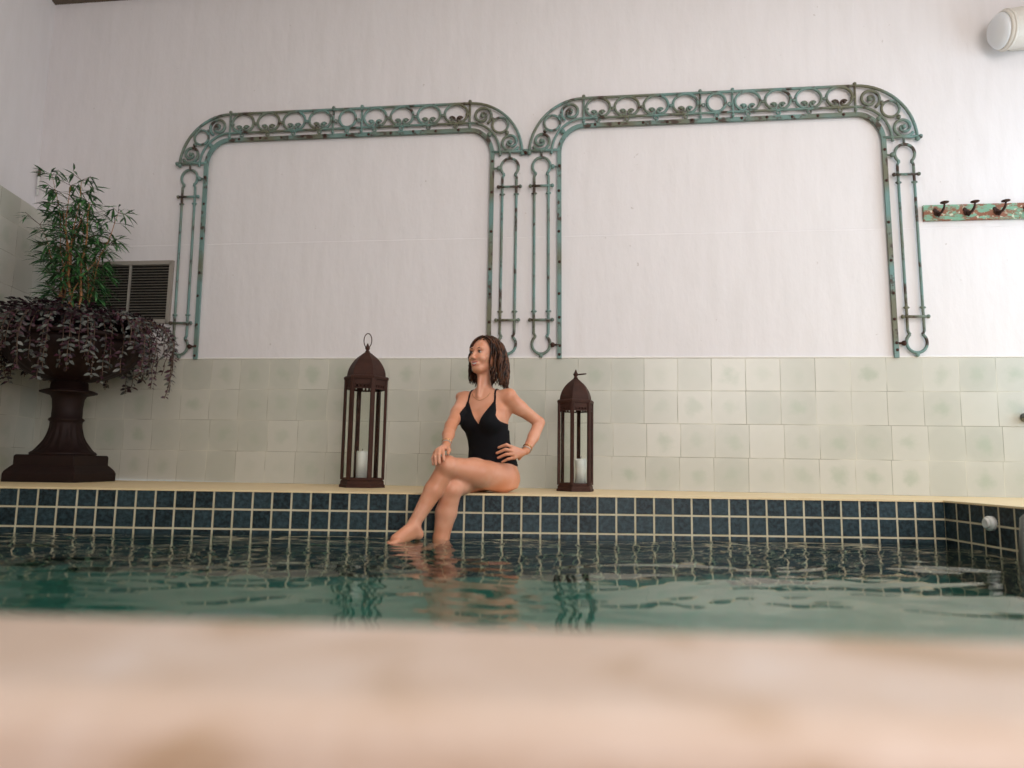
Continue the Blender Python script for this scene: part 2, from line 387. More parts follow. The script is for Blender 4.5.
# ---- pool basin
D = DEPTH
def uvq(a, b, c, d, uv): return ([a, b, c, d], uv, 0)
XR1, XR0 = PR(PY), PR(PYN); YNL, YNR = PYN+.074*3.3, PYN-.074*PR(PYN)
q = [([(PXL, PY, D), (XR1, PY, D), (XR1, PY, -.004), (PXL, PY, -.004)], [(PXL, D), (XR1, D), (XR1, -.004), (PXL, -.004)], 0),
     ([(XR1, PY, D), (XR0, YNR, D), (XR0, YNR, -.004), (XR1, PY, -.004)], [(.0551, D), (3.1931, D), (3.1931, -.004), (.0551, -.004)], 0),
     ([(PXL, YNL, D), (PXL, PY, D), (PXL, PY, -.004), (PXL, YNL, -.004)], [(0, D), (3.138, D), (3.138, -.004), (0, -.004)], 0),
     ([(XR0, YNR, D), (PXL, YNL, D), (PXL, YNL, -.004), (XR0, YNR, -.004)], [(0, D), (5.7, D), (5.7, -.004), (0, -.004)], 0),
     ([(PXL, YNR, D), (XR0, YNR, D), (XR1, PY, D), (PXL, PY, D)], [(0, 0), (5.7, 0), (5.7, 3.1), (0, 3.1)], 1)]
tag(uvquads('trim_5', q, [MPT, MPF]), kind='structure')
SL = -0.074
# ---- near coping (rounded front nose) and brown floor in front of it
m = MB(); prof = [(PYN, -.05), (PYN, -.006), (PYN-.006, .0015)]
prof += [(.472, .0015)] + [(.472-.03*math.sin(a), -.03+.03*math.cos(a)) for a in (0.4, 0.8, 1.2, PI/2)] + [(.442, -.06)]
for (a, b), (c, d) in zip(prof, prof[1:]): m.quad((-4.6, a+SL*-4.6, b), (4.4, a+SL*4.4, b), (4.4, c+SL*4.4, d), (-4.6, c+SL*-4.6, d))
for k, f in enumerate(m.bm.faces): f.smooth = k >= 3
tag(m.build('trim_6', MST), kind='structure')
m = MB(); m.quad((-4.8, -2.9, -.05), (4.4, -2.9, -.05), (4.4, .47+SL*4.4, -.05), (-4.8, .47+SL*-4.8, -.05))
m.quad((-4.7, .66-SL*4.7, -.002), (PXL, .66-SL*3.3, -.002), (PXL, PY+.1, -.002), (-4.7, PY+.1, -.002))
tag(m.build('floor_near', MTERRA), kind='structure')
# ---- water: a real rippled surface over a closed volume
def water():
    nx, ny = 420, 520
    x0, x1, y0, y1 = PXL-.004, PXR+.004, .485, PY+.004
    X = np.linspace(x0, x1, nx); Yv = np.linspace(y0, y1, ny)
    GX, GY = np.meshgrid(X, Yv)
    rs = np.random.RandomState(5); Z = np.zeros_like(GX)
    WX = GX+.10*np.sin(GY*3.1+GX*1.3)+.05*np.sin(GX*4.7-GY*2.0); WY = GY+.07*np.sin(GX*2.3+1)+.05*np.sin(GX*5.1+GY*3)
    for k in range(44):
        lam = rs.uniform(.22, .6) if k < 16 else rs.uniform(.055, .20); th = PI/2+rs.normal(0, .5); amp = (.0027 if k < 16 else .0014)*lam*rs.uniform(.4, 1.0)
        Z += amp*np.sin(2*PI/lam*(WX*math.cos(th)+WY*math.sin(th))+rs.uniform(0, 7))
    env = .55+.45*np.sin(GX*1.1+.8*np.sin(GY*1.7)+.6)*np.sin(GY*1.9+GX*.7+.5)
    Z *= (0.65+.8*env)
    # rings spreading from the legs
    for cx, cy in ((-.28, 3.70), (-.46, 3.55)):
        r = np.hypot(GX-cx, GY-cy); Z += .0010*np.sin(r*2*PI/.09)*np.exp(-r/.35)
    # undulating band near the left, as of water pushed by an inlet
    XR = PXR-(PY-GY)*EPS+.004
    GX2 = np.minimum(GX, XR)
    vs = np.stack([GX2, GY, WZ+Z], -1).reshape(-1, 3)
    idx = np.arange(nx*ny).reshape(ny, nx)
    f = np.stack([idx[:-1, :-1], idx[:-1, 1:], idx[1:, 1:], idx[1:, :-1]], -1).reshape(-1, 4)
    zb = DEPTH-.004
    rim = list(idx[0, :])+list(idx[1:, -1])+list(idx[-1, -2::-1])+list(idx[-2:0:-1, 0])
    nb = len(vs); bot = vs[rim].copy(); bot[:, 2] = zb; vs = np.vstack([vs, bot]); n = len(rim)
    faces = f.tolist()
    for i in range(n):
        j = (i+1) % n; faces.append([rim[j], rim[i], nb+i, nb+j])
    faces.append([nb+i for i in range(n)][::-1])
    me = bpy.data.meshes.new('pool_water'); me.from_pydata(vs.tolist(), [], faces)
    for p in me.polygons: p.use_smooth = p.index < len(f)
    me.materials.append(MW); o = bpy.data.objects.new('pool_water', me); COL.objects.link(o)
    tag(o, 'rippling green pool water reflecting the slate blue tiles', 'water', kind='stuff')
water()

# ------------------------------------------------------------------ wrought iron arches on the wall
def arc(cx, cz, rx, rz, a0, a1, n=14): return [(cx+rx*math.cos(math.radians(a0+(a1-a0)*k/n)), cz+rz*math.sin(math.radians(a0+(a1-a0)*k/n))) for k in range(n+1)]
def flatbar(m, pts, w_, d_, y0):
    """rectangular section bar following 2D pts (x,z); w_ in plane, d_ deep; back at y0, front at y0-d_"""
    P = [Vector((p[0], 0, p[1])) for p in pts]; rings = []
    for i, p in enumerate(P):
        a = P[max(i-1, 0)]; b = P[min(i+1, len(P)-1)]; t = (b-a).normalized(); nn = Vector((t.z, 0, -t.x))*w_/2
        rings.append([m._v(p+nn+Vector((0, y0, 0))), m._v(p-nn+Vector((0, y0, 0))), m._v(p-nn+Vector((0, y0-d_, 0))), m._v(p+nn+Vector((0, y0-d_, 0)))])
    for A, B in zip(rings, rings[1:]):
        for k in range(4): m.face([A[k], A[(k+1) % 4], B[(k+1) % 4], B[k]])
    m.face(rings[0][::-1]); m.face(rings[-1])
def P3(pts, y): return [(p[0], y, p[1]) for p in pts]
def make_arch(tc, label, seed):
    root = thing('iron_arch', label, 'ironwork', WP(tc, 0.006, 0), WA)
    rnd = random.Random(seed)
    hs = .965; cz = 2.478; Yb = -.012; yf = Yb-.012
    # inner flat bar with bolts
    m = MB(); inn = [(-1.145, .926), (-1.145, cz)]+arc(-hs, cz, .18, .205, 180, 90)[1:]+arc(hs, cz, .18, .205, 90, 0)+[(1.145, .926)]
    flatbar(m, inn, .030, .018, Yb); bar = m.build('inner_bar', MI, root)
    bolts = []
    for s in (-1, 1):
        for z in (.95, 1.02, 1.22, 1.40, 1.62, 1.88, 2.16, 2.40): bolts.append((s*1.145+rnd.uniform(-.004, .004), Yb-.02, z+rnd.uniform(-.03, .03)))
    for k in range(11): bolts.append((-.88+k*.176, Yb-.02, cz+.205+rnd.uniform(-.005, .005)))
    bo = MB().ball((0, 0, 0), (.0105, .006, .0105), 8).build('bolt', MDK, bar); bo.location = bolts[0]
    for p in bolts[1:]:
        b2 = bo.copy(); COL.objects.link(b2); b2.parent = bar; b2.location = p
    m = MB(); m.tube(P3(arc(-hs, cz, .405, .420, 178, 90)+arc(hs, cz, .405, .420, 90, 2), yf), .0105, 8)
    for s in (-1, 1):
        m.ball((s*1.370, yf, 2.485), .018, 8)
    m.build('outer_rail', MI, root)
    m = MB(); m.tube(P3([(-1.205, 2.47)]+arc(-hs, cz, .238, .262, 180, 90)+arc(hs, cz, .238, .262, 90, 0)+[(1.205, 2.47)], yf), .0095, 8); m.build('middle_rail', MI, root)
    # foot bars of the corner bands
    for s in (-1, 1):
        MB().tube([(s*1.14, yf, 2.50), (s*1.385, yf, 2.50)], .0105, 8).ball((s*1.39, yf, 2.5), .016, 8).build('foot_bar', MI, root)
    # dividers
    for x in (-.965, -.115, .115, .965):
        MB().tube([(x, yf, 2.685), (x, yf, 2.905)], .0085, 8).ball((x, yf-.004, 2.910), .014, 8).ball((x, yf-.006, 2.712), .012, 8).build('divider', MI, root)
    # plain ring in the middle and eyelets
    zc = cz+.260+.082
    MB().tube(P3(arc(0, zc-.002, .066, .070, 0, 360, 28)[:-1], yf), .0105, 8, closed=True).build('plain_ring', MI, root)
    def link(x, z, s=.014):
        mm = MB(); mm.tube(P3(arc(x, z, s, s, 0, 360, 12)[:-1], yf-.004), .006, 6, closed=True); return mm
    link(0, 2.717).build('eyelet', MI, root)
    for s in (-1, 1):
        mm = link(s*.092, zc-.02, .011); mm.build('eyelet', MI, root)
    for s in (-1, 1):
        for k in range(4):
            x = s*(.115+.2125*(k+.5))
            pts = arc(x, zc-.002, .089, .077, -66, 246, 30)
            # the two ends curl inward into little volutes
            L = arc(x-.031, zc-.046, .021, .021, 250, 420+90, 14); Rr = [(2*x-p[0], p[1]) for p in L]
            ml = MB(); ml.tube(P3(pts, yf), .0100, 8)
            ml.tube(P3(Rr, yf), .0085, 6); ml.tube(P3(L, yf), .0085, 6)
            ml.ball((x-.031, yf-.003, zc-.040), .0125, 8); ml.ball((x+.031, yf-.003, zc-.040), .0125, 8)
            ml.build('scroll_ring', MI, root)
            link(x, 2.717).build('eyelet', MI, root)
            if k < 4:
                xx = s*(.115+.2125*(k+1)) if k < 3 else s*(.965-.018)
                mm = MB(); mm.ball((xx, yf-.003, zc-.012), (.016, .010, .013), 8); mm.ball((xx+.013, yf-.003, zc-.012), .009, 8); mm.build('collar_knob', MI, root)
    for s in (-1, 1):
        # corner band: volute, ring, volute
        def cp(r, a): return (s*(hs+r*math.cos(math.radians(a))), cz+r*math.sin(math.radians(a)))
        c = cp(.332, 45)
        MB().tube(P3(arc(c[0], c[1], .060, .060, 0, 360, 24)[:-1], yf), .0095, 8, closed=True).build('plain_ring', MI, root)
        for a, sgn in ((73, 1), (17, -1)):
            c = cp(.330, a); pts = []
            for k in range(40):
                u = k/39; ang = math.radians((a-90)+sgn*(-40+u*560)) if s > 0 else PI-math.radians((a-90)+sgn*(-40+u*560))
                rr = .064*(1-u)**.75+.010
                pts.append((c[0]+rr*math.cos(ang), c[1]+rr*math.sin(ang)))
            mm = MB(); mm.tube(P3(pts, yf), [.0110]*28+[.009]*12, 8); mm.ball((c[0], yf-.003, c[1]), .017, 8); mm.build('corner_volute', MI, root)
        for a in (31, 58):
            c = cp(.335, a); MB().ball((c[0], yf, c[1]), .016, 8).build('collar_knob', MI, root)
        c = cp(.225, 47); MB().ball((c[0], yf, c[1]), .018, 8).build('collar_knob', MI, root)
        # the double rods of the leg
        xc = s*1.278
        for (zr, a0, a1) in ((2.375, -52, 232), (1.030, 128, 412)):
            mm = MB(); mm.tube(P3(arc(xc, zr, .066, .070, a0, a1, 26), yf), .0105, 8)
            e = -1 if zr > 2 else 1
            for q2 in (-1, 1): mm.ball((xc+q2*.043, yf, zr+e*.060), .011, 8)
            if zr > 2: mm.tube([(xc, yf, zr+.07), (xc, yf, 2.50)], .009, 6)
            else: mm.ball((xc, yf, zr-.082), (.016, .012, .018), 8)
            mm.build('rod_ring', MI, root)
            mm = MB(); mm.tube([(s*1.15, yf, zr-.005), (xc-s*.066, yf, zr-.005)], .0075, 6); mm.ball((s*1.195, yf-.002, zr-.005), .018, 8); mm.build('side_link', MDK if zr < 2 else MI, root)
        for q2 in (-1, 1):
            x = xc+q2*.053
            mm = MB(); mm.tube([(xc+q2*.043, yf, 2.318), (x, yf, 2.295), (x, yf, 2.0), (x, yf, 1.3), (x, yf, 1.11), (xc+q2*.043, yf, 1.088)], .0098, 8)
            for z in (2.165, 1.272): mm.ball((x, yf, z), (.022, .013, .010), 8)
            mm.build('rod', MI, root)
        for z in (2.222, 1.208):
            mm = MB(); mm.tube([(xc-.080, yf-.006, z), (xc+.080, yf-.006, z)], .0095, 8); mm.ball((xc-.082, yf-.006, z), .014, 8); mm.ball((xc+.082, yf-.006, z), .014, 8)
            mm.build('crossbar', MI, root)
    # the old frames are a touch out of square towards their feet
    def sk(x, z): return x+max(0, 2.49-z)/1.56*((.024 if x < 0 else 0) if seed == 3 else .013)
    for o in list(root.children):
        for v in o.data.vertices: v.co.x = sk(v.co.x, v.co.z)
        for b2 in o.children: b2.location.x = sk(b2.location.x, b2.location.z)
    return root
make_arch(-1.192, 'teal painted wrought iron arch on the wall above the woman and the taller lantern', 3)
make_arch(1.601, 'teal and rust iron arch on the wall whose right leg meets the coat rack board', 11)
m = MB(); a = WP(.188, .03, 2.487); b = WP(.224, .03, 2.487); m.tube([a, b], .008, 8); m.ball((a+b)/2, .015, 8)
tag(m.build('iron_link', MDK), 'small rusty link joining the two iron arches at their shoulders', 'ironwork')

# ------------------------------------------------------------------ ventilation grille
root = thing('vent_grille', 'grey louvred ventilation grille on the wall behind the potted plant', 'vent', WP(-2.915, 0.006, 1.225), WA)
m = MB(); Wv, Hv = .345, .47
flatbar(m, [(-Wv, 0), (Wv, 0)], .032, .022, 0); flatbar(m, [(-Wv, Hv), (Wv, Hv)], .032, .022, 0)
flatbar(m, [(-Wv, -.016), (-Wv, Hv+.016)], .030, .022, 0); flatbar(m, [(Wv, -.016), (Wv, Hv+.016)], .030, .022, 0); m.build('frame', MVENT, root)
m = MB(); flatbar(m, [(0, 0), (0, Hv)], .012, .02, 0); m.build('mullion', MVENT, root)
m = MB(); m.quad((-Wv, -.001, 0), (Wv, -.001, 0), (Wv, -.001, Hv), (-Wv, -.001, Hv)); m.build('duct_shade_sheet', MDARK, root)  # flat near-black sheet on the wall, stands in for shade behind the louvres
for s in (-1, 1):
    m = MB(); M = Matrix.Rotation(math.radians(38), 3, 'X')
    for k in range(20): m.box((s*Wv/2, -.012, .028+k*.0222), (Wv-.034, .018, .0022), M)
    m.build('louvre', MSLAT, root)
# ------------------------------------------------------------------ coat rack
def make_hook(parent):
    h = MB()
    h.lathe([(.022, 0), (.022, .004), (.012, .007)], 14, (0, 0, 0), Matrix.Rotation(PI/2, 3, 'X'))
    h.lathe([(.014, 0), (.014, .004), (.008, .007)], 12, (-.012, 0, .022), Matrix.Rotation(PI/2, 3, 'X'))
    h.tube([(0, 0, 0), (0, -.03, -.012), (0, -.065, -.016), (0, -.092, -.002), (0, -.104, .012), (0, -.108, .030)], [.011, .009, .009, .0085, .007, .006], 8)
    h.tube([(0, 0, -.004), (.0, -.025, -.028), (.0, -.05, -.020)], [.009, .008, .006], 8)
    h.lathe([(.010, -.006), (.026, 0), (.027, .005), (.014, .010)], 16, (0, -.108, .034))
    return h.build('coat_hook', MDK, parent)
root = thing('coat_rack', 'weathered green and rust coloured coat rack board with dark iron hooks on the right wall', 'coat rack', WP(3.0, .002, 1.942), WA)
m = MB(); m.box((.55, -.014, 0), (1.13, .022, .112)); m.build('board', MRW, root, bevel=.003)
h0 = make_hook(root); h0.location = (.070, -.024, -.006)
for k in range(1, 6):
    h = h0.copy(); COL.objects.link(h); h.parent = root; h.location = (.070+k*.193, -.024, -.006)
# ------------------------------------------------------------------ wall lamp, valve, inlet, rail
root = thing('wall_lamp', 'off white cylindrical wall lamp at the upper right corner of the picture', 'lamp', WP(3.48, .17, 3.17), WA)
R9 = Matrix.Rotation(PI/2, 3, 'Y') @ Matrix.Rotation(0, 3, 'Z')
TT = Matrix.Rotation(math.radians(-9), 3, 'Y')
MB().lathe([(.122, 0), (.128, .012), (.130, .02), (.130, .40), (.12, .42)], 40, (0, 0, 0), TT @ R9).build('lamp_body', MLAMP, root)
MB().lathe([(.01, -.062), (.05, -.056), (.09, -.038), (.115, -.012), (.118, .002)], 40, (0, 0, 0), TT @ R9).build('end_cap', MLAMPG, root)
MB().lathe([(.1315, .020), (.136, .026), (.136, .034), (.1315, .040)], 40, (0, 0, 0), TT @ R9).build('rim', MLAMP, root)
MB().ball((.005, -.09, .085), .006, 8).build('screw', MBLK, root)
MB().box((.2, .11, .0), (.12, .11, .10)).build('wall_bracket', MLAMP, root)
root = thing('wall_valve', 'small dark round valve on the tiled wall at the right edge', 'valve', WP(3.545, .014, .525), WA)
RX = Matrix.Rotation(PI/2, 3, 'X')
MB().lathe([(.03, 0), (.03, .008), (.014, .012), (.014, .05)], 20, (0, 0, 0), RX).build('flange', MCHROME, root)
MB().lathe([(.014, .045), (.034, .05), (.038, .062), (.034, .075), (.01, .078)], 20, (0, 0, 0), RX).build('knob', MBLK, root)
root = thing('pool_inlet', 'round white pool return fitting in the right tiled pool wall', 'pool fitting', (PR(3.42), 3.42, -.095), math.atan(-EPS))
RY = Matrix.Rotation(-PI/2, 3, 'Y')
MB().lathe([(.036, 0), (.037, .02), (.034, .027), (.026, .029)], 28, (0, 0, 0), RY).build('flange', MPLAS, root)
MB().lathe([(.026, .028), (.026, .036), (.020, .040), (.012, .036)], 28, (0, 0, 0), RY).build('nozzle', MPLAS, root)
root = thing('pool_ladder', 'dull steel pool ladder rail at the right edge of the picture', 'ladder', (0, 0, 0))
for yy in (2.60, 3.055):
    xr = PR(yy)
    pts = [(xr+.30, yy, -.02), (xr+.28, yy, .0), (xr+.16, yy, .02), (xr-.02, yy, .012), (xr-.10, yy, -.05), (xr-.115, yy, -.2), (xr-.115, yy, -.95)]
    MB().tube(pts, .021, 12).build('rail', MCHROME, root)
for z in (-.35, -.6, -.85):
    MB().box((PR(2.83)-.115, 2.83, z), (.07, .44, .02)).build('step', MCHROME, root)

# ------------------------------------------------------------------ lanterns
def hexp(r, z, ph, k): a = ph+k*PI/3; return Vector((r*math.cos(a), r*math.sin(a), z))
def make_lantern(name, label, loc, R, zs, ph, ring_up, rz=0.0):
    """zs: plinth top, glass top, cornice z, dome base, apex"""
    zp, zg, zc, za = zs
    root = thing(name, label, 'lantern', loc, rz)
    m = MB(); pr = [(R*1.02, 0), (R*1.02, zp*.35), (R*.97, zp*.45), (R*.97, zp*.8), (R*.90, zp), (R*.3, zp)]
    m.lathe(pr, 6, phase=ph, smooth=False); m.build('base', MR, root)
    rp = R*.91
    for k in range(6):
        p = hexp(rp, 0, ph, k); a = ph+k*PI/3; M = Matrix.Rotation(a, 3, 'Z')
        w_ = R*.19
        m = MB(); m.box((p.x, p.y, (zp+zc)/2), (w_*.6, w_, zc-zp), M)
        m.box((p.x*1.02, p.y*1.02, (zp+zc)/2), (w_*.5, w_*.45, zc-zp), M); m.build('post', MR, root, bevel=.0015)
    ap = rp*math.cos(PI/6)
    for k in range(6):
        a = ph+(k+.5)*PI/3; M = Matrix.Rotation(a, 3, 'Z'); c = Vector((ap*math.cos(a), ap*math.sin(a), 0))
        wd = rp-R*.10
        m = MB(); m.box((c.x, c.y, (zp+zg)/2), (.0025, wd, zg-zp-.002), M); m.build('glass_pane', MG, root)
        # pierced frieze above each pane: two rails with little balusters and a scalloped hem
        m = MB(); fh = zc-zg
        m.box((c.x, c.y, zg+fh*.08), (.006, wd, fh*.14), M); m.box((c.x, c.y, zg+fh*.68), (.006, wd, fh*.64), M)
        nb = 5
        for j in range(nb):
            o = M @ Vector((0, (j-(nb-1)/2)*wd/nb, 0)); m.box((c.x+o.x, c.y+o.y, zg+fh*.25), (.006, wd/nb*.5, fh*.30), M)
        m.build('frieze', MR, root)
        m = MB(); m.box((c.x, c.y, zp+.006), (.007, wd, .014), M); m.build('sill', MR, root)
    m = MB(); hh = (za-zc)
    m.lathe([(R*.90, zc-.012), (R*1.0, zc-.010), (R*1.02, zc+.004), (R*.98, zc+.012), (R*.90, zc+.014), (R*.3, zc+.014)], 6, phase=ph, smooth=False); m.build('cornice', MR, root)
    pr = []
    for u in (0, .08, .18, .30, .42, .54, .66, .76, .84, .91, .96, 1.0):
        r = R*.88*(math.cos(u*PI/2*.93)**.80 if u < .72 else 1)
        if u >= .72:
            r0 = R*.88*(math.cos(.72*PI/2*.93)**.80); v = (u-.72)/.28; r = r0*(1-v)**.95+.010*v
        pr.append((r, zc+.012+u*(hh-.012)))
    m = MB(); m.lathe(pr, 6, phase=ph, smooth=False); m.build('dome', MR, root)
    m = MB(); z = za
    m.lathe([(.010, z-.004), (.016, z), (.009, z+.008), (.015, z+.018), (.017, z+.026), (.010, z+.036), (.005, z+.050), (.002, z+.056)], 16); m.build('finial', MR, root)
    m = MB()
    if ring_up:
        m.tube([(.026*math.sin(2*PI*k/24)*1.0, .0, z+.075-.048*math.cos(2*PI*k/24)) for k in range(24)], .0032, 6, closed=True)
    else:
        m.tube([(.034-.034*math.cos(2*PI*k/24), .02*math.sin(2*PI*k/24), z+.026-.004*math.cos(2*PI*k/24)) for k in range(24)], .0028, 6, closed=True)
    m.build('handle_ring', MR, root)
    return root
make_lantern('lantern', 'taller rusty hexagonal lantern with an upright ring, left of the woman', (-.853, 4.52, 0), .146, (.050, .636, .712, .895), 0.0, True)
make_lantern('lantern', 'shorter rusty hexagonal lantern standing right of the woman', (.526, 4.40, 0), .123, (.040, .508, .570, .728), math.radians(12.5), False)
def candle(loc, r, h, label):
    root = thing('candle', label, 'candle', loc)
    MB().lathe([(r, 0), (r, h-.006), (r-.005, h), (r*.5, h-.006), (.004, h-.008)], 24).build('wax', MWAX, root)
    MB().tube([(0, 0, h-.01), (.001, 0, h+.008), (.004, 0, h+.016)], .0015, 6).build('wick', MWICK, root)
candle((.560, 4.395, .041), .037, .165, 'white pillar candle inside the shorter lantern')
candle((-.862, 4.53, .051), .036, .185, 'pale pillar candle inside the taller lantern')

# ------------------------------------------------------------------ urn
UX, UYY, US = -2.955, 4.80, .97
root = thing('garden_urn', 'large dark brown cast iron pedestal urn in the left corner', 'urn', (UX, UYY, 0), math.radians(-1))
root.scale = (US, US, US)
m = MB()
def sq(prof):
    m.lathe([(r*math.sqrt(2), z) for r, z in prof], 4, phase=PI/4, smooth=False)
sq([(.245, 0), (.245, .055), (.238, .075), (.215, .105), (.205, .115), (.205, .175), (.198, .185), (.10, .186)])
m.build('plinth', MU, root, bevel=.004)
def flute(a, z): return 1+.045*max(0, min(1, (.40-z)/.05))*max(0, min(1, (z-.215)/.03))*math.cos(16*a)
m = MB(); prof = [(.20, .184), (.205, .195), (.195, .207)]
for k in range(15):
    u = k/14; prof.append((.100+.088*(1-u)**2.6, .21+u*.21))
prof += [(.107, .425), (.112, .433), (.107, .442), (.095, .45), (.094, .52), (.100, .58), (.112, .605), (.150, .617), (.178, .625), (.180, .633), (.150, .645), (.118, .652), (.115, .70)]
m.lathe(prof, 96, mod=flute); m.build('pedestal', MU, root)
m = MB(); prof = [(.11, .695)]
for k in range(13):
    a = math.radians(-76+k*6.6); prof.append((.435*math.cos(a)+.002, .985+.285*math.sin(a)))
prof += [(.436, .99), (.475, 1.0), (.488, 1.012), (.48, 1.028), (.44, 1.03), (.42, .99), (.25, .96)]
def gad(a, z): return 1+(.018*math.cos(22*a) if z < .93 else 0)
m.lathe(prof, 132, mod=gad); m.build('bowl', MU, root)
MB().lathe([(.43, .95), (.43, 1.012), (.30, 1.05), (.01, 1.07)], 32).build('soil', MSOIL, root)

# leaves
def leaf(m, p, d, n_, L, W_, droop=.2):
    d = d.normalized(); s = d.cross(n_)
    if s.length < 1e-4: s = d.orthogonal()
    s.normalize(); n2 = s.cross(d).normalized()
    tip = p+d*L-n2*L*droop; a = p+d*L*.38-n2*L*droop*.15; b = p+d*L*.72-n2*L*droop*.5
    v0 = m._v(p); v1 = m._v(a+s*W_*.5+n2*W_*.12); v2 = m._v(b+s*W_*.36+n2*W_*.08); v3 = m._v(tip); v4 = m._v(b-s*W_*.36+n2*W_*.08); v5 = m._v(a-s*W_*.5+n2*W_*.12)
    va = m._v(a); vb = m._v(b)
    for f in ((v0, v1, va), (v0, va, v5), (v1, v2, vb, va), (va, vb, v4, v5), (v2, v3, vb), (vb, v3, v4)): m.face(list(f), True)
# bamboo
rnd = random.Random(21)
root = thing('bamboo_plant', 'slender green leafy bamboo with orange canes rising from the urn', 'plant', (UX, UYY, 1.05*US)); root.scale = (US, US, US)
lf = MB()
for k in range(12):
    a = rnd.uniform(0, 2*PI); lean = (-.33, -.26, -.24, -.09, -.04, -.14, .0, .02, .06, .12, .22, -.02)[k]; h = (.70, .84, 1.02, 1.18, 1.0, .92, 1.10, .90, 1.16, .98, .70, .80)[k]
    bx, by = rnd.uniform(-.14, .08), rnd.uniform(-.10, .10)
    pts = []
    for j in range(12):
        u = j/11; pts.append(Vector((bx+lean*u**1.7+.01*math.sin(j*1.3+k), by+(rnd.random()-.5)*.01+.15*math.sin(a)*u*u, u*h)))
    r = rnd.uniform(.004, .008) if k not in (4, 5, 7) else .0115
    MB().tube(pts, [r*(1-.7*j/11) for j in range(12)], 8).build('cane', MCANE, root)
    for j in range(3, 12):
        nb = 4 if j < 11 else 5
        for q_ in range(nb):
            az = rnd.uniform(0, 2*PI); el = rnd.uniform(-.1, .7); bl = rnd.uniform(.06, .19)*(1-.3*j/11)
            d = Vector((math.cos(az)*math.cos(el), math.sin(az)*math.cos(el), math.sin(el)))
            p0 = pts[j]; p1 = p0+d*bl
            lf.mi = 1; lf.tube([p0, p1], .0016, 4, caps=False); lf.mi = 0
            for i in range(rnd.randint(3, 5)):
                az2 = az+rnd.uniform(-1.2, 1.2); el2 = rnd.uniform(-.7, .45)
                dd = Vector((math.cos(az2)*math.cos(el2), math.sin(az2)*math.cos(el2), math.sin(el2)))
                leaf(lf, p0+(p1-p0)*rnd.uniform(.5, 1), dd, Vector((rnd.uniform(-.4, .4), rnd.uniform(-.4, .4), 1)), rnd.uniform(.075, .13), rnd.uniform(.012, .019), .25)
lf.build('foliage', [MBLEAF, MSTEM], root)
# trailing plant
root = thing('trailing_plant', 'dark purple and silvery trailing plant spilling over the rim of the urn', 'plant', (UX, UYY, 1.03*US)); root.scale = (US, US, US)
def vine(path, dens, Lf, silver):
    m = MB(); m.mi = 2; m.tube(path, .0028, 5)
    for i in range(1, len(path)):
        a, b = path[i-1], path[i]; seglen = (b-a).length; n = max(1, int(seglen*dens))
        t = (b-a).normalized()
        for j in range(n):
            p = a+(b-a)*((j+rnd.random())/n); side = t.cross(Vector((rnd.uniform(-1, 1), rnd.uniform(-1, 1), rnd.uniform(-.3, 1)))).normalized()
            out = Vector((p.x, p.y, 0)).normalized()
            for sg in (-1, 1):
                d = (side*sg*.9+t*.35+out*rnd.uniform(.1, .6)+Vector((0, 0, rnd.uniform(-.3, .15)))).normalized()
                m.mi = 1 if rnd.random() < silver else 0
                leaf(m, p, d, out+Vector((0, 0, .5)), Lf*rnd.uniform(.7, 1.15), Lf*.46, .2)
    return m.build('trailing_stem', [MPURP, MSILV, MSTEM], root)
for k in range(84):
    a = 2*PI*k/84*1.0+rnd.uniform(-.05, .05)
    side = abs(math.cos(a))**3
    Rr = .47+rnd.uniform(0, .07)+(.22*rnd.random() if side > .6 else 0)
    if k % 5 == 0: Rr -= .04
    if math.cos(a) < -.4 or math.sin(a) > .35: Rr = min(Rr, .49)
    drop = rnd.uniform(.10, .38)
    pts = [Vector((math.cos(a)*r*Rr, math.sin(a)*r*Rr, z)) for r, z in ((.15, .02), (.45, .10+rnd.uniform(0, .06)), (.75, .13), (.93, .09), (1.02, .01))]
    zz = .01; n = max(2, int(drop/.06)); rr = 1.04*Rr
    for j in range(n):
        zz -= drop/n; rr += rnd.uniform(-.012, .008); pts.append(Vector((math.cos(a)*rr+rnd.uniform(-.006, .006), math.sin(a)*rr, zz)))
    vine(pts, 34, .048, .45)
# the long arching sprays at the right and left
for a, Rr, drop in ((-.25, .70, .34), (-.12, .76, .40), (.05, .66, .22), (-.42, .72, .28), (PI+.2, .50, .30), (PI+.35, .52, .42), (PI-.05, .50, .25)):
    pts = [Vector((math.cos(a)*r*Rr, math.sin(a)*r*Rr, z)) for r, z in ((.2, .05), (.5, .14), (.75, .12), (.9, .05), (1.0, -.04))]
    zz = -.04
    for j in range(5): zz -= drop/5; pts.append(Vector((math.cos(a)*Rr*(1.0-.01*j)+rnd.uniform(-.01, .01), math.sin(a)*Rr, zz)))
    vine(pts, 40, .042, .12)
m = MB()
for k in range(1500):
    a = rnd.uniform(0, 2*PI); r = .48*math.sqrt(rnd.random()); z = .07+.10*math.cos(r/.5*1.2)+rnd.uniform(-.03, .06)
    d = Vector((math.cos(a+rnd.uniform(-1, 1)), math.sin(a+rnd.uniform(-1, 1)), rnd.uniform(-.3, .5)))
    m.mi = 1 if rnd.random() < .25 else 0
    leaf(m, Vector((r*math.cos(a), r*math.sin(a), z)), d, Vector((rnd.uniform(-.5, .5), rnd.uniform(-.5, .5), 1)), .05, .024, .25)
m.build('crown_foliage', [MPURP, MSILV], root)

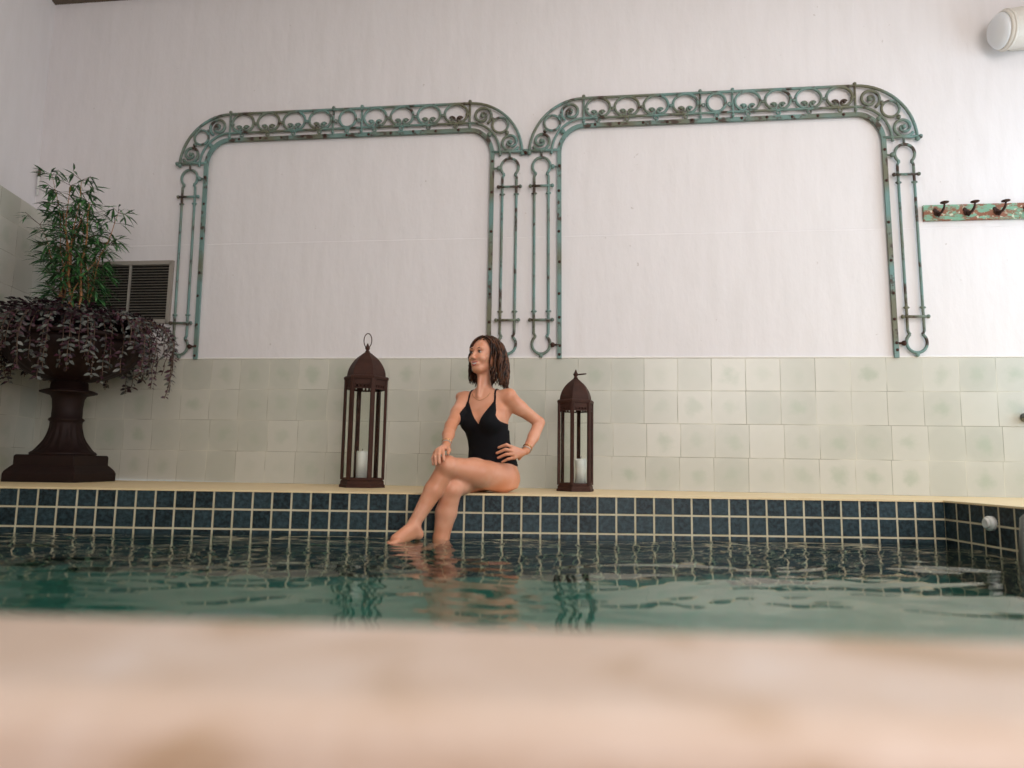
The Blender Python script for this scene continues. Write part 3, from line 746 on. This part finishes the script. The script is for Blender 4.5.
# ------------------------------------------------------------------ the woman (signed distance body, turned into one mesh)
H = 0.0045
LO = np.array([-.72, 3.38, -.62]); HI = np.array([.36, 4.24, .95])
NN = np.ceil((HI-LO)/H).astype(int)+1
AX = [LO[i]+H*np.arange(NN[i]) for i in range(3)]
FLD = np.full(tuple(NN), 0.5, np.float32)
def box_slices(lo, hi):
    s = []
    for i in range(3):
        a = max(0, int((lo[i]-LO[i])/H)); b = min(NN[i], int((hi[i]-LO[i])/H)+2); s.append(slice(a, b))
    return tuple(s)
def grid(s): return (AX[0][s[0]][:, None, None], AX[1][s[1]][None, :, None], AX[2][s[2]][None, None, :])
def smin(a, b, k):
    h = np.clip(.5+.5*(b-a)/k, 0, 1); return b*(1-h)+a*h-k*h*(1-h)
def add(lo, hi, fn, k, sub=False):
    pad = k+.02; s = box_slices(np.array(lo)-pad, np.array(hi)+pad); X, Y_, Z = grid(s); d = fn(X, Y_, Z).astype(np.float32)
    if sub: FLD[s] = -smin(-FLD[s], d, k)
    else: FLD[s] = smin(FLD[s], d, k)
def capsule(a, b, ra, rb, k=.02):
    a = np.array(a, float); b = np.array(b, float); ab = b-a; L2 = ab@ab
    def fn(X, Y_, Z):
        h = np.clip(((X-a[0])*ab[0]+(Y_-a[1])*ab[1]+(Z-a[2])*ab[2])/L2, 0, 1)
        return np.sqrt((X-a[0]-h*ab[0])**2+(Y_-a[1]-h*ab[1])**2+(Z-a[2]-h*ab[2])**2)-(ra+(rb-ra)*h)
    r = max(ra, rb); add(np.minimum(a, b)-r, np.maximum(a, b)+r, fn, k)
def ell(c, R, rad, k=.02, sub=False):
    c = np.array(c, float); rad = np.array(rad, float); mr = rad.max()
    def fn(X, Y_, Z):
        q_ = [(X-c[0])*R[i][0]+(Y_-c[1])*R[i][1]+(Z-c[2])*R[i][2] for i in range(3)]
        k0 = np.sqrt(sum((q_[i]/rad[i])**2 for i in range(3))); k1 = np.sqrt(sum((q_[i]/rad[i]**2)**2 for i in range(3)))+1e-9
        return k0*(k0-1)/k1
    add(c-mr, c+mr, fn, k, sub)
TH = math.radians(26); Ff = np.array([-math.sin(TH), -math.cos(TH), 0]); Lf_ = np.array([math.cos(TH), -math.sin(TH), 0]); Uu = np.array([0, 0, 1.])
RT = [Lf_, Ff, Uu]
# torso as ellipse sections up the spine: z, centre x, centre y, half width, half depth
SEC = np.array([[.02, .002, 4.045, .140, .110], [.07, .000, 4.045, .150, .122], [.12, -.002, 4.040, .149, .116], [.18, -.006, 4.032, .140, .102], [.25, -.020, 4.025, .122, .090],
                [.30, -.030, 4.015, .119, .088], [.36, -.042, 4.005, .128, .092], [.42, -.050, 3.998, .136, .094], [.48, -.052, 3.996, .140, .088], [.53, -.053, 3.998, .128, .070], [.57, -.056, 4.0, .085, .052], [.62, -.058, 4.0, .040, .040]])
def torso_coords(X, Y_, Z):
    z = np.clip(Z, SEC[0, 0], SEC[-1, 0]); zi = z.ravel()
    def it(c): return np.interp(zi, SEC[:, 0], SEC[:, c]).reshape(z.shape)
    cx, cy, a, b = it(1), it(2), it(3), it(4)
    l = (X-cx)*Lf_[0]+(Y_-cy)*Lf_[1]; f = (X-cx)*Ff[0]+(Y_-cy)*Ff[1]
    return l, f, a, b
def torso(X, Y_, Z):
    l, f, a, b = torso_coords(X, Y_, Z)
    k = (np.abs(l/a)**2.3+np.abs(f/b)**2.3)**(1/2.3); d = (k-1)*np.minimum(a, b)
    return np.maximum(d, np.maximum(.030-Z, Z-.60))
add((-.25, 3.80, 0.0), (.22, 4.24, .63), torso, .02)
def tp(l, f, z):
    c = np.array([np.interp(z, SEC[:, 0], SEC[:, 1]), np.interp(z, SEC[:, 0], SEC[:, 2])])
    return np.array([c[0]+Lf_[0]*l+Ff[0]*f, c[1]+Lf_[1]*l+Ff[1]*f, z])
ell(tp(.062, .070, .405), RT, (.062, .052, .058), .03); ell(tp(-.062, .070, .405), RT, (.062, .052, .058), .03)   # bust
ell(tp(.070, -.010, .078), RT, (.080, .108, .078), .03); ell(tp(-.080, -.015, .078), RT, (.088, .112, .078), .03)   # seat
capsule(tp(-.03, .012, .555), tp(-.165, .0, .558), .026, .030, .035); capsule(tp(.03, .012, .560), tp(.160, .0, .566), .026, .030, .035)   # collar
ell(tp(.09, -.055, .50), RT, (.06, .03, .08), .03); ell(tp(-.09, -.055, .50), RT, (.06, .03, .08), .03)
# legs
capsule((.040, 3.975, .090), (-.105, 3.805, .112), .088, .078, .03); capsule((-.105, 3.805, .112), (-.236, 3.668, .140), .078, .056, .03)
ell((-.247, 3.645, .150), RT, (.050, .050, .054), .03)
capsule((-.045, 4.055, .086), (-.135, 3.87, .075), .080, .070, .02); capsule((-.135, 3.87, .075), (-.215, 3.715, .030), .070, .057, .02)
ell((-.222, 3.700, .024), RT, (.052, .048, .054), .02)
capsule((-.250, 3.665, .135), (-.312, 3.655, .02), .052, .050, .015); capsule((-.312, 3.655, .02), (-.404, 3.622, -.150), .050, .0315, .015)
capsule((-.404, 3.622, -.150), (-.408, 3.620, -.175), .032, .033, .012)
capsule((-.402, 3.628, -.178), (-.386, 3.642, -.208), .032, .030, .015)                                                              # heel
capsule((-.412, 3.610, -.170), (-.485, 3.548, -.226), .033, .030, .015); capsule((-.40, 3.622, -.20), (-.485, 3.55, -.238), .028, .026, .015)
for i, (dx, dy, L, r) in enumerate(((.026, .020, .050, .0125), (.013, .011, .048, .009), (0, 0, .043, .0085), (-.013, -.009, .037, .008), (-.024, -.018, .030, .0075))):
    b = np.array([-.492+dx*.6, 3.545-dx*1.0, -.236+abs(dx)*.1]); e = b+np.array([-.70, -.62, -.30])*L
    capsule(b, e, r*1.15, r, .006)
capsule((-.222, 3.705, .010), (-.248, 3.722, -.10), .052, .057, .015); capsule((-.248, 3.722, -.10), (-.271, 3.722, -.235), .057, .042, .015)
capsule((-.271, 3.722, -.235), (-.290, 3.705, -.40), .042, .030, .015)
capsule((-.290, 3.71, -.42), (-.286, 3.735, -.45), .030, .028, .015); capsule((-.290, 3.70, -.42), (-.325, 3.60, -.485), .030, .026, .015)
for dx, L, r in ((.028, .05, .012), (.013, .048, .009), (0, .043, .0085), (-.013, .037, .008), (-.025, .03, .0075)):
    b = np.array([-.326+dx, 3.595, -.488]); capsule(b, b+np.array([-.3, -.9, -.3])*L, r*1.15, r, .006)
# shoulders and upper arms, neck
capsule((.083, 3.945, .548), (.150, 3.985, .490), .047, .041, .025); capsule((.150, 3.985, .490), (.262, 4.062, .418), .041, .033, .02)
capsule((-.174, 4.045, .542), (-.212, 3.975, .455), .045, .040, .025); capsule((-.212, 3.975, .455), (-.243, 3.872, .375), .040, .033, .02)
capsule((-.058, 4.005, .56), (-.068, 3.985, .70), .044, .038, .025)
capsule(tp(-.012, .062, .555), (-.085, 3.955, .69), .012, .010, .02)
SUITF = FLD.copy()
# forearms
capsule((.270, 4.066, .412), (.232, 4.010, .325), .034, .033, .012); capsule((.232, 4.010, .325), (.186, 3.938, .240), .033, .0225, .012)
capsule((-.244, 3.868, .372), (-.252, 3.800, .320), .034, .033, .012); capsule((-.252, 3.800, .320), (-.256, 3.702, .256), .033, .022, .012)
# left hand spread on the hip
w0 = np.array((.182, 3.932, .232))
kn = [(.109, 3.872, .257), (.107, 3.865, .238), (.110, 3.866, .219), (.117, 3.872, .200)]
pp = [(.072, 3.856, .272), (.066, 3.848, .245), (.070, 3.849, .218), (.082, 3.856, .192)]
tt = [(.028, 3.872, .256), (.018, 3.866, .224), (.026, 3.866, .198), (.050, 3.868, .176)]
for a, b, c, r in zip(kn, pp, tt, (.0095, .0098, .0094, .0084)):
    capsule(w0+(np.array(a)-w0)*.25, a, .0135, .0115, .012); capsule(a, b, r*1.08, r, .003); capsule(b, c, r, r*.82, .003)
capsule((.165, 3.93, .222), (.150, 3.955, .205), .014, .012, .008); capsule((.150, 3.955, .205), (.150, 3.99, .195), .012, .0095, .004)
# right hand draped over the knee
w1 = np.array((-.256, 3.698, .252))
kn = [(-.268, 3.634, .240), (-.284, 3.624, .237), (-.298, 3.622, .228), (-.309, 3.628, .214)]
pp = [(-.262, 3.592, .214), (-.284, 3.576, .205), (-.303, 3.578, .196), (-.318, 3.596, .188)]
tt = [(-.258, 3.584, .178), (-.280, 3.573, .163), (-.298, 3.578, .154), (-.314, 3.598, .154)]
for a, b, c, r in zip(kn, pp, tt, (.0092, .0096, .0092, .0082)):
    capsule(w1+(np.array(a)-w1)*.25, a, .0135, .0115, .012); capsule(a, b, r*1.08, r, .003); capsule(b, c, r, r*.82, .003)
capsule((-.248, 3.682, .246), (-.236, 3.640, .232), .0145, .012, .008); capsule((-.236, 3.640, .232), (-.238, 3.606, .214), .012, .009, .004)
# head
HC = np.array([-.064, 3.985, .797])
hf = np.array([-.635, -.765, .09]); hf /= np.linalg.norm(hf); hl = np.cross([0, 0, 1.], -hf); hl = np.cross(hf, [0, 0, 1.]) * -1; hl /= np.linalg.norm(hl); hu = np.cross(hf, hl); hu = hu if hu[2] > 0 else -hu
RH = [hf, hl, hu]
def hp(f, l, u): return HC+hf*f+hl*l+hu*u
ell(hp(-.012, 0, .028), RH, (.092, .073, .080), .02)
ell(hp(.020, 0, -.026), RH, (.066, .062, .082), .025)
ell(hp(.056, 0, -.090), RH, (.026, .026, .021), .025)
for s in (-1, 1):
    capsule(hp(-.01, s*.052, -.050), hp(.05, s*.018, -.092), .018, .016, .02)
    ell(hp(.060, s*.036, -.032), RH, (.025, .024, .022), .015)
    ell(hp(.094, s*.030, .004), RH, (.012, .016, .008), .008, sub=True)
    ell(hp(-.004, s*.074, -.010), RH, (.016, .008, .028), .006)
    ell(hp(.098, s*.010, -.036), RH, (.010, .008, .008), .006)
capsule(hp(.084, 0, .012), hp(.103, 0, -.030), .0065, .0090, .010)
capsule(hp(.076, -.042, .024), hp(.076, .042, .024), .010, .010, .015)
capsule(hp(.074, -.018, -.066), hp(.074, .018, -.066), .012, .012, .012)
def surface_nets(F, region=None):
    nx, ny, nz = F.shape
    ins = F < 0
    # cells containing a sign change
    c = np.zeros((nx-1, ny-1, nz-1), np.int8)
    for i in (0, 1):
        for j in (0, 1):
            for k in (0, 1): c += ins[i:nx-1+i, j:ny-1+j, k:nz-1+k]
    act = (c > 0) & (c < 8); I = np.argwhere(act); idx = -np.ones(act.shape, np.int64); idx[act] = np.arange(len(I))
    acc = np.zeros((len(I), 3)); cnt = np.zeros(len(I))
    corners = [(i, j, k) for i in (0, 1) for j in (0, 1) for k in (0, 1)]
    for a in range(8):
        for b in range(a+1, 8):
            ca, cb = np.array(corners[a]), np.array(corners[b])
            if np.abs(ca-cb).sum() != 1: continue
            fa = F[I[:, 0]+ca[0], I[:, 1]+ca[1], I[:, 2]+ca[2]]; fb = F[I[:, 0]+cb[0], I[:, 1]+cb[1], I[:, 2]+cb[2]]
            mk = (fa < 0) != (fb < 0); t = np.where(mk, fa/(fa-fb+1e-12*(~mk)+(~mk)), 0)
            acc += np.where(mk[:, None], ca+(cb-ca)*t[:, None], 0); cnt += mk
    V = (I+acc/np.maximum(cnt, 1)[:, None])*H+LO
    faces = []
    for ax in range(3):
        o1, o2 = (ax+1) % 3, (ax+2) % 3
        sl0 = [slice(1, -1)]*3; sl0[ax] = slice(0, -1); sl1 = [slice(1, -1)]*3; sl1[ax] = slice(1, None)
        A = ins[tuple(sl0)]; B = ins[tuple(sl1)]; E_ = np.argwhere(A != B)
        flip = A[tuple(E_.T)]
        base = E_.copy(); base[:, o1] += 1; base[:, o2] += 1
        q_ = []
        for d1, d2 in ((-1, -1), (0, -1), (0, 0), (-1, 0)):
            p = base.copy(); p[:, o1] += d1; p[:, o2] += d2; q_.append(idx[p[:, 0], p[:, 1], p[:, 2]])
        Q = np.stack(q_, -1); Q[~flip] = Q[~flip][:, ::-1]; faces.append(Q)
    Fq = np.vstack(faces); Fq = Fq[(Fq >= 0).all(1)]
    return V, Fq
def net_object(name, F, mat, parent, relax=2):
    V, Q = surface_nets(F)
    for _ in range(relax):            # light relaxation
        S = np.zeros_like(V); Cn = np.zeros(len(V))
        for a in range(4):
            i, j = Q[:, a], Q[:, (a+1) % 4]; np.add.at(S, i, V[j]); np.add.at(Cn, i, 1); np.add.at(S, j, V[i]); np.add.at(Cn, j, 1)
        V = V*.5+.5*S/np.maximum(Cn, 1)[:, None]
    me = bpy.data.meshes.new(name); me.from_pydata(V.tolist(), [], Q.tolist())
    me.polygons.foreach_set('use_smooth', [True]*len(me.polygons)); me.materials.append(mat)
    o = bpy.data.objects.new(name, me); COL.objects.link(o); o.parent = parent; return o
woman = thing('person', 'smiling woman in a black swimsuit sitting cross-legged on the pool ledge', 'person', (0, 4.04, 0))
def keep(o):
    o.matrix_parent_inverse = Matrix.Translation((0, -4.04, 0)); return o
keep(net_object('body', FLD, MSK, woman, 1))
# swimsuit
s = box_slices((-.24, 3.80, .06), (.20, 4.22, .60)); X, Y_, Z = grid(s); X, Y_, Z = np.broadcast_arrays(X, Y_, Z)
l, f, a, b = torso_coords(X, Y_, Z)
al = np.abs(l-(.004)); front = f > -.01
g = np.full(X.shape, -.02)
# lower edge (high cut legs)
g = np.maximum(g, (.115+.30*np.clip(f, 0, 1)+.28*al)-Z)
# sides: above the band the suit narrows to cups, then straps
zz_ = Z
outer = np.interp(zz_, [.34, .375, .395, .44, .52, .60], [.22, .20, .128, .104, .090, .084])
inner = np.where(zz_ > .385, np.interp(zz_, [.385, .52, .60], [0, .080, .0745]), -.1)
gf = np.maximum(al-outer, inner-al)
low_back = np.maximum(zz_-.34, -1); strap_b = np.maximum(np.abs(al-.080)-.005, zz_-.60)
gb = np.minimum(zz_-.36, strap_b)
gg = np.where(front, gf, gb)
g = np.maximum(g, gg); g = np.maximum(g, al-.178); g = np.maximum(g, f-.138)
SU = np.full(FLD.shape, .5, np.float32); SU[s] = np.maximum(SUITF[s]-.0055, g)
keep(net_object('swimsuit', SU, MSUIT, woman, 1))
# eyes, brows, mouth
for sd in (-1, 1):
    m = MB(); m.ball(hp(.0768, sd*.030, .003), (.010, .010, .0062), 12, None); e = m.build('eye', MEYE, woman); keep(e)
    g_ = hp(.0825, sd*.030, .003); m = MB(); m.ball(g_, .0062, 10); keep(m.build('iris', MIRIS, woman))
    m = MB(); m.tube([hp(.0865, sd*.014, .022), hp(.0865, sd*.030, .027), hp(.076, sd*.045, .022)], [.0016, .0026, .0012], 6); keep(m.build('eyebrow', MBROW, woman))
    m = MB(); m.tube([hp(.0855, sd*.019, .008), hp(.0885, sd*.030, .0105), hp(.080, sd*.041, .006)], [.0015, .0026, .0015], 6); keep(m.build('eyelashes', MIRIS, woman))
def mouth(w_, fc, fe, zc_, ze, r, nm, mt):
    m = MB(); pts = []; rr = []
    for k in range(13):
        u = -1+k/6; pts.append(hp(fc-(fc-fe)*u*u, w_*u, zc_+(ze-zc_)*u*u)); rr.append(r*(1-.75*abs(u)**2.5)+.0006)
    m.tube(pts, rr, 8); keep(m.build(nm, mt, woman))
mouth(.034, .0865, .070, -.0590, -.046, .0036, 'upper_lip', MLIP); mouth(.033, .0850, .070, -.0755, -.047, .0044, 'lower_lip', MLIP); mouth(.031, .0840, .0705, -.0665, -.050, .0058, 'teeth', MTEETH)
# hair: scalp shell plus wavy locks
hr = random.Random(4); m = MB()
R3 = Matrix((hf, hl, hu)).transposed()
m.ball(hp(-.026, .002, .031), (.090, .0795, .085), 28, R3)
PARTL = .018
def lock(th, ph, L, r, amp):
    # root on the skull ellipsoid: th azimuth from the front (positive to her left), ph elevation
    d = np.array([math.cos(ph)*math.cos(th), math.cos(ph)*math.sin(th), math.sin(ph)])
    p = np.array([-.020+.094*d[0], .080*d[1], .034+.086*d[2]])
    pts = [p]; side = 1 if p[1] > PARTL else -1
    vel = np.array([-.25 if th and abs(th) < 1.2 else -.05, side*.9, .15]); n = 16; st = L/n
    phz = hr.uniform(0, 6)
    cur = p.copy()
    for k in range(n):
        u = k/n
        vel = vel*.72+np.array([-.05, 0, -1.0])*.28
        v = vel/np.linalg.norm(vel); cur = cur+v*st
        # stay outside of the skull
        e = np.array([(cur[0]+.020)/.100, cur[1]/.088, (cur[2]-.032)/.092]); q_ = np.linalg.norm(e)
        if q_ < 1.02:
            cur = np.array([-.020, 0, .032])+np.array([.100*e[0], .088*e[1], .092*e[2]])/q_*1.03
        if cur[2] < -.02 and cur[0] > .030 and abs(cur[1]) < .085: cur[0] -= .006
        w_ = amp*min(1, u*2.2); q2 = cur+np.array([w_*math.sin(u*11+phz), side*w_*.9*math.cos(u*11+phz), 0])
        pts.append(q2)
    rad = [r*(.8+.5*math.sin(PI*min(1, .15+i/(n)*.8))) if i < n-2 else r*(.55 if i < n else .25) for i in range(n+1)]
    m.tube([hp(*q_) for q_ in pts], rad, 6, flat=.7)
for k in range(420):
    th = hr.uniform(-PI, PI); ph = hr.uniform(-.35, 1.45)
    if abs(th) < 1.05 and ph < .55+.25*abs(th): continue
    if abs(th) < 1.45 and ph < .1: continue
    if -1.9 < th < 0 and ph < .75: continue
    z0 = .034+.086*math.sin(ph)
    L = (z0+hr.uniform(.125, .165)) + .03
    lock(th, ph, L+(.022 if th > .3 else 0), hr.uniform(.0036, .0065), hr.uniform(.006, .014))
keep(m.build('hair', MH, woman))
# necklace, bracelets, wrist tattoo
m = MB(); pts = []
for k in range(25):
    u = -1+k/12; pts.append(tp(u*.058, .055+.020*(1-u*u), .568-.040*(1-u*u)))
m.tube(pts, .0012, 5); keep(m.build('necklace', MGOLD, woman))
def ringat(c, ax, r, tr, nm, mat):
    ax = Vector(ax).normalized(); u = ax.orthogonal().normalized(); v = ax.cross(u); m = MB()
    m.tube([Vector(c)+(u*math.cos(2*PI*k/24)+v*math.sin(2*PI*k/24))*r for k in range(24)], tr, 6, closed=True); keep(m.build(nm, mat, woman))
ringat((.190, 3.945, .248), (.046, .072, .085), .0265, .0030, 'bracelet', MBEAD); ringat((.196, 3.953, .259), (.046, .072, .085), .0275, .0022, 'bracelet', MGOLD)
ringat((-.256, 3.712, .264), (.004, .098, .064), .0262, .0026, 'bracelet', MBEAD); ringat((-.2555, 3.725, .2725), (.004, .098, .064), .0268, .0018, 'bracelet', MGOLD)
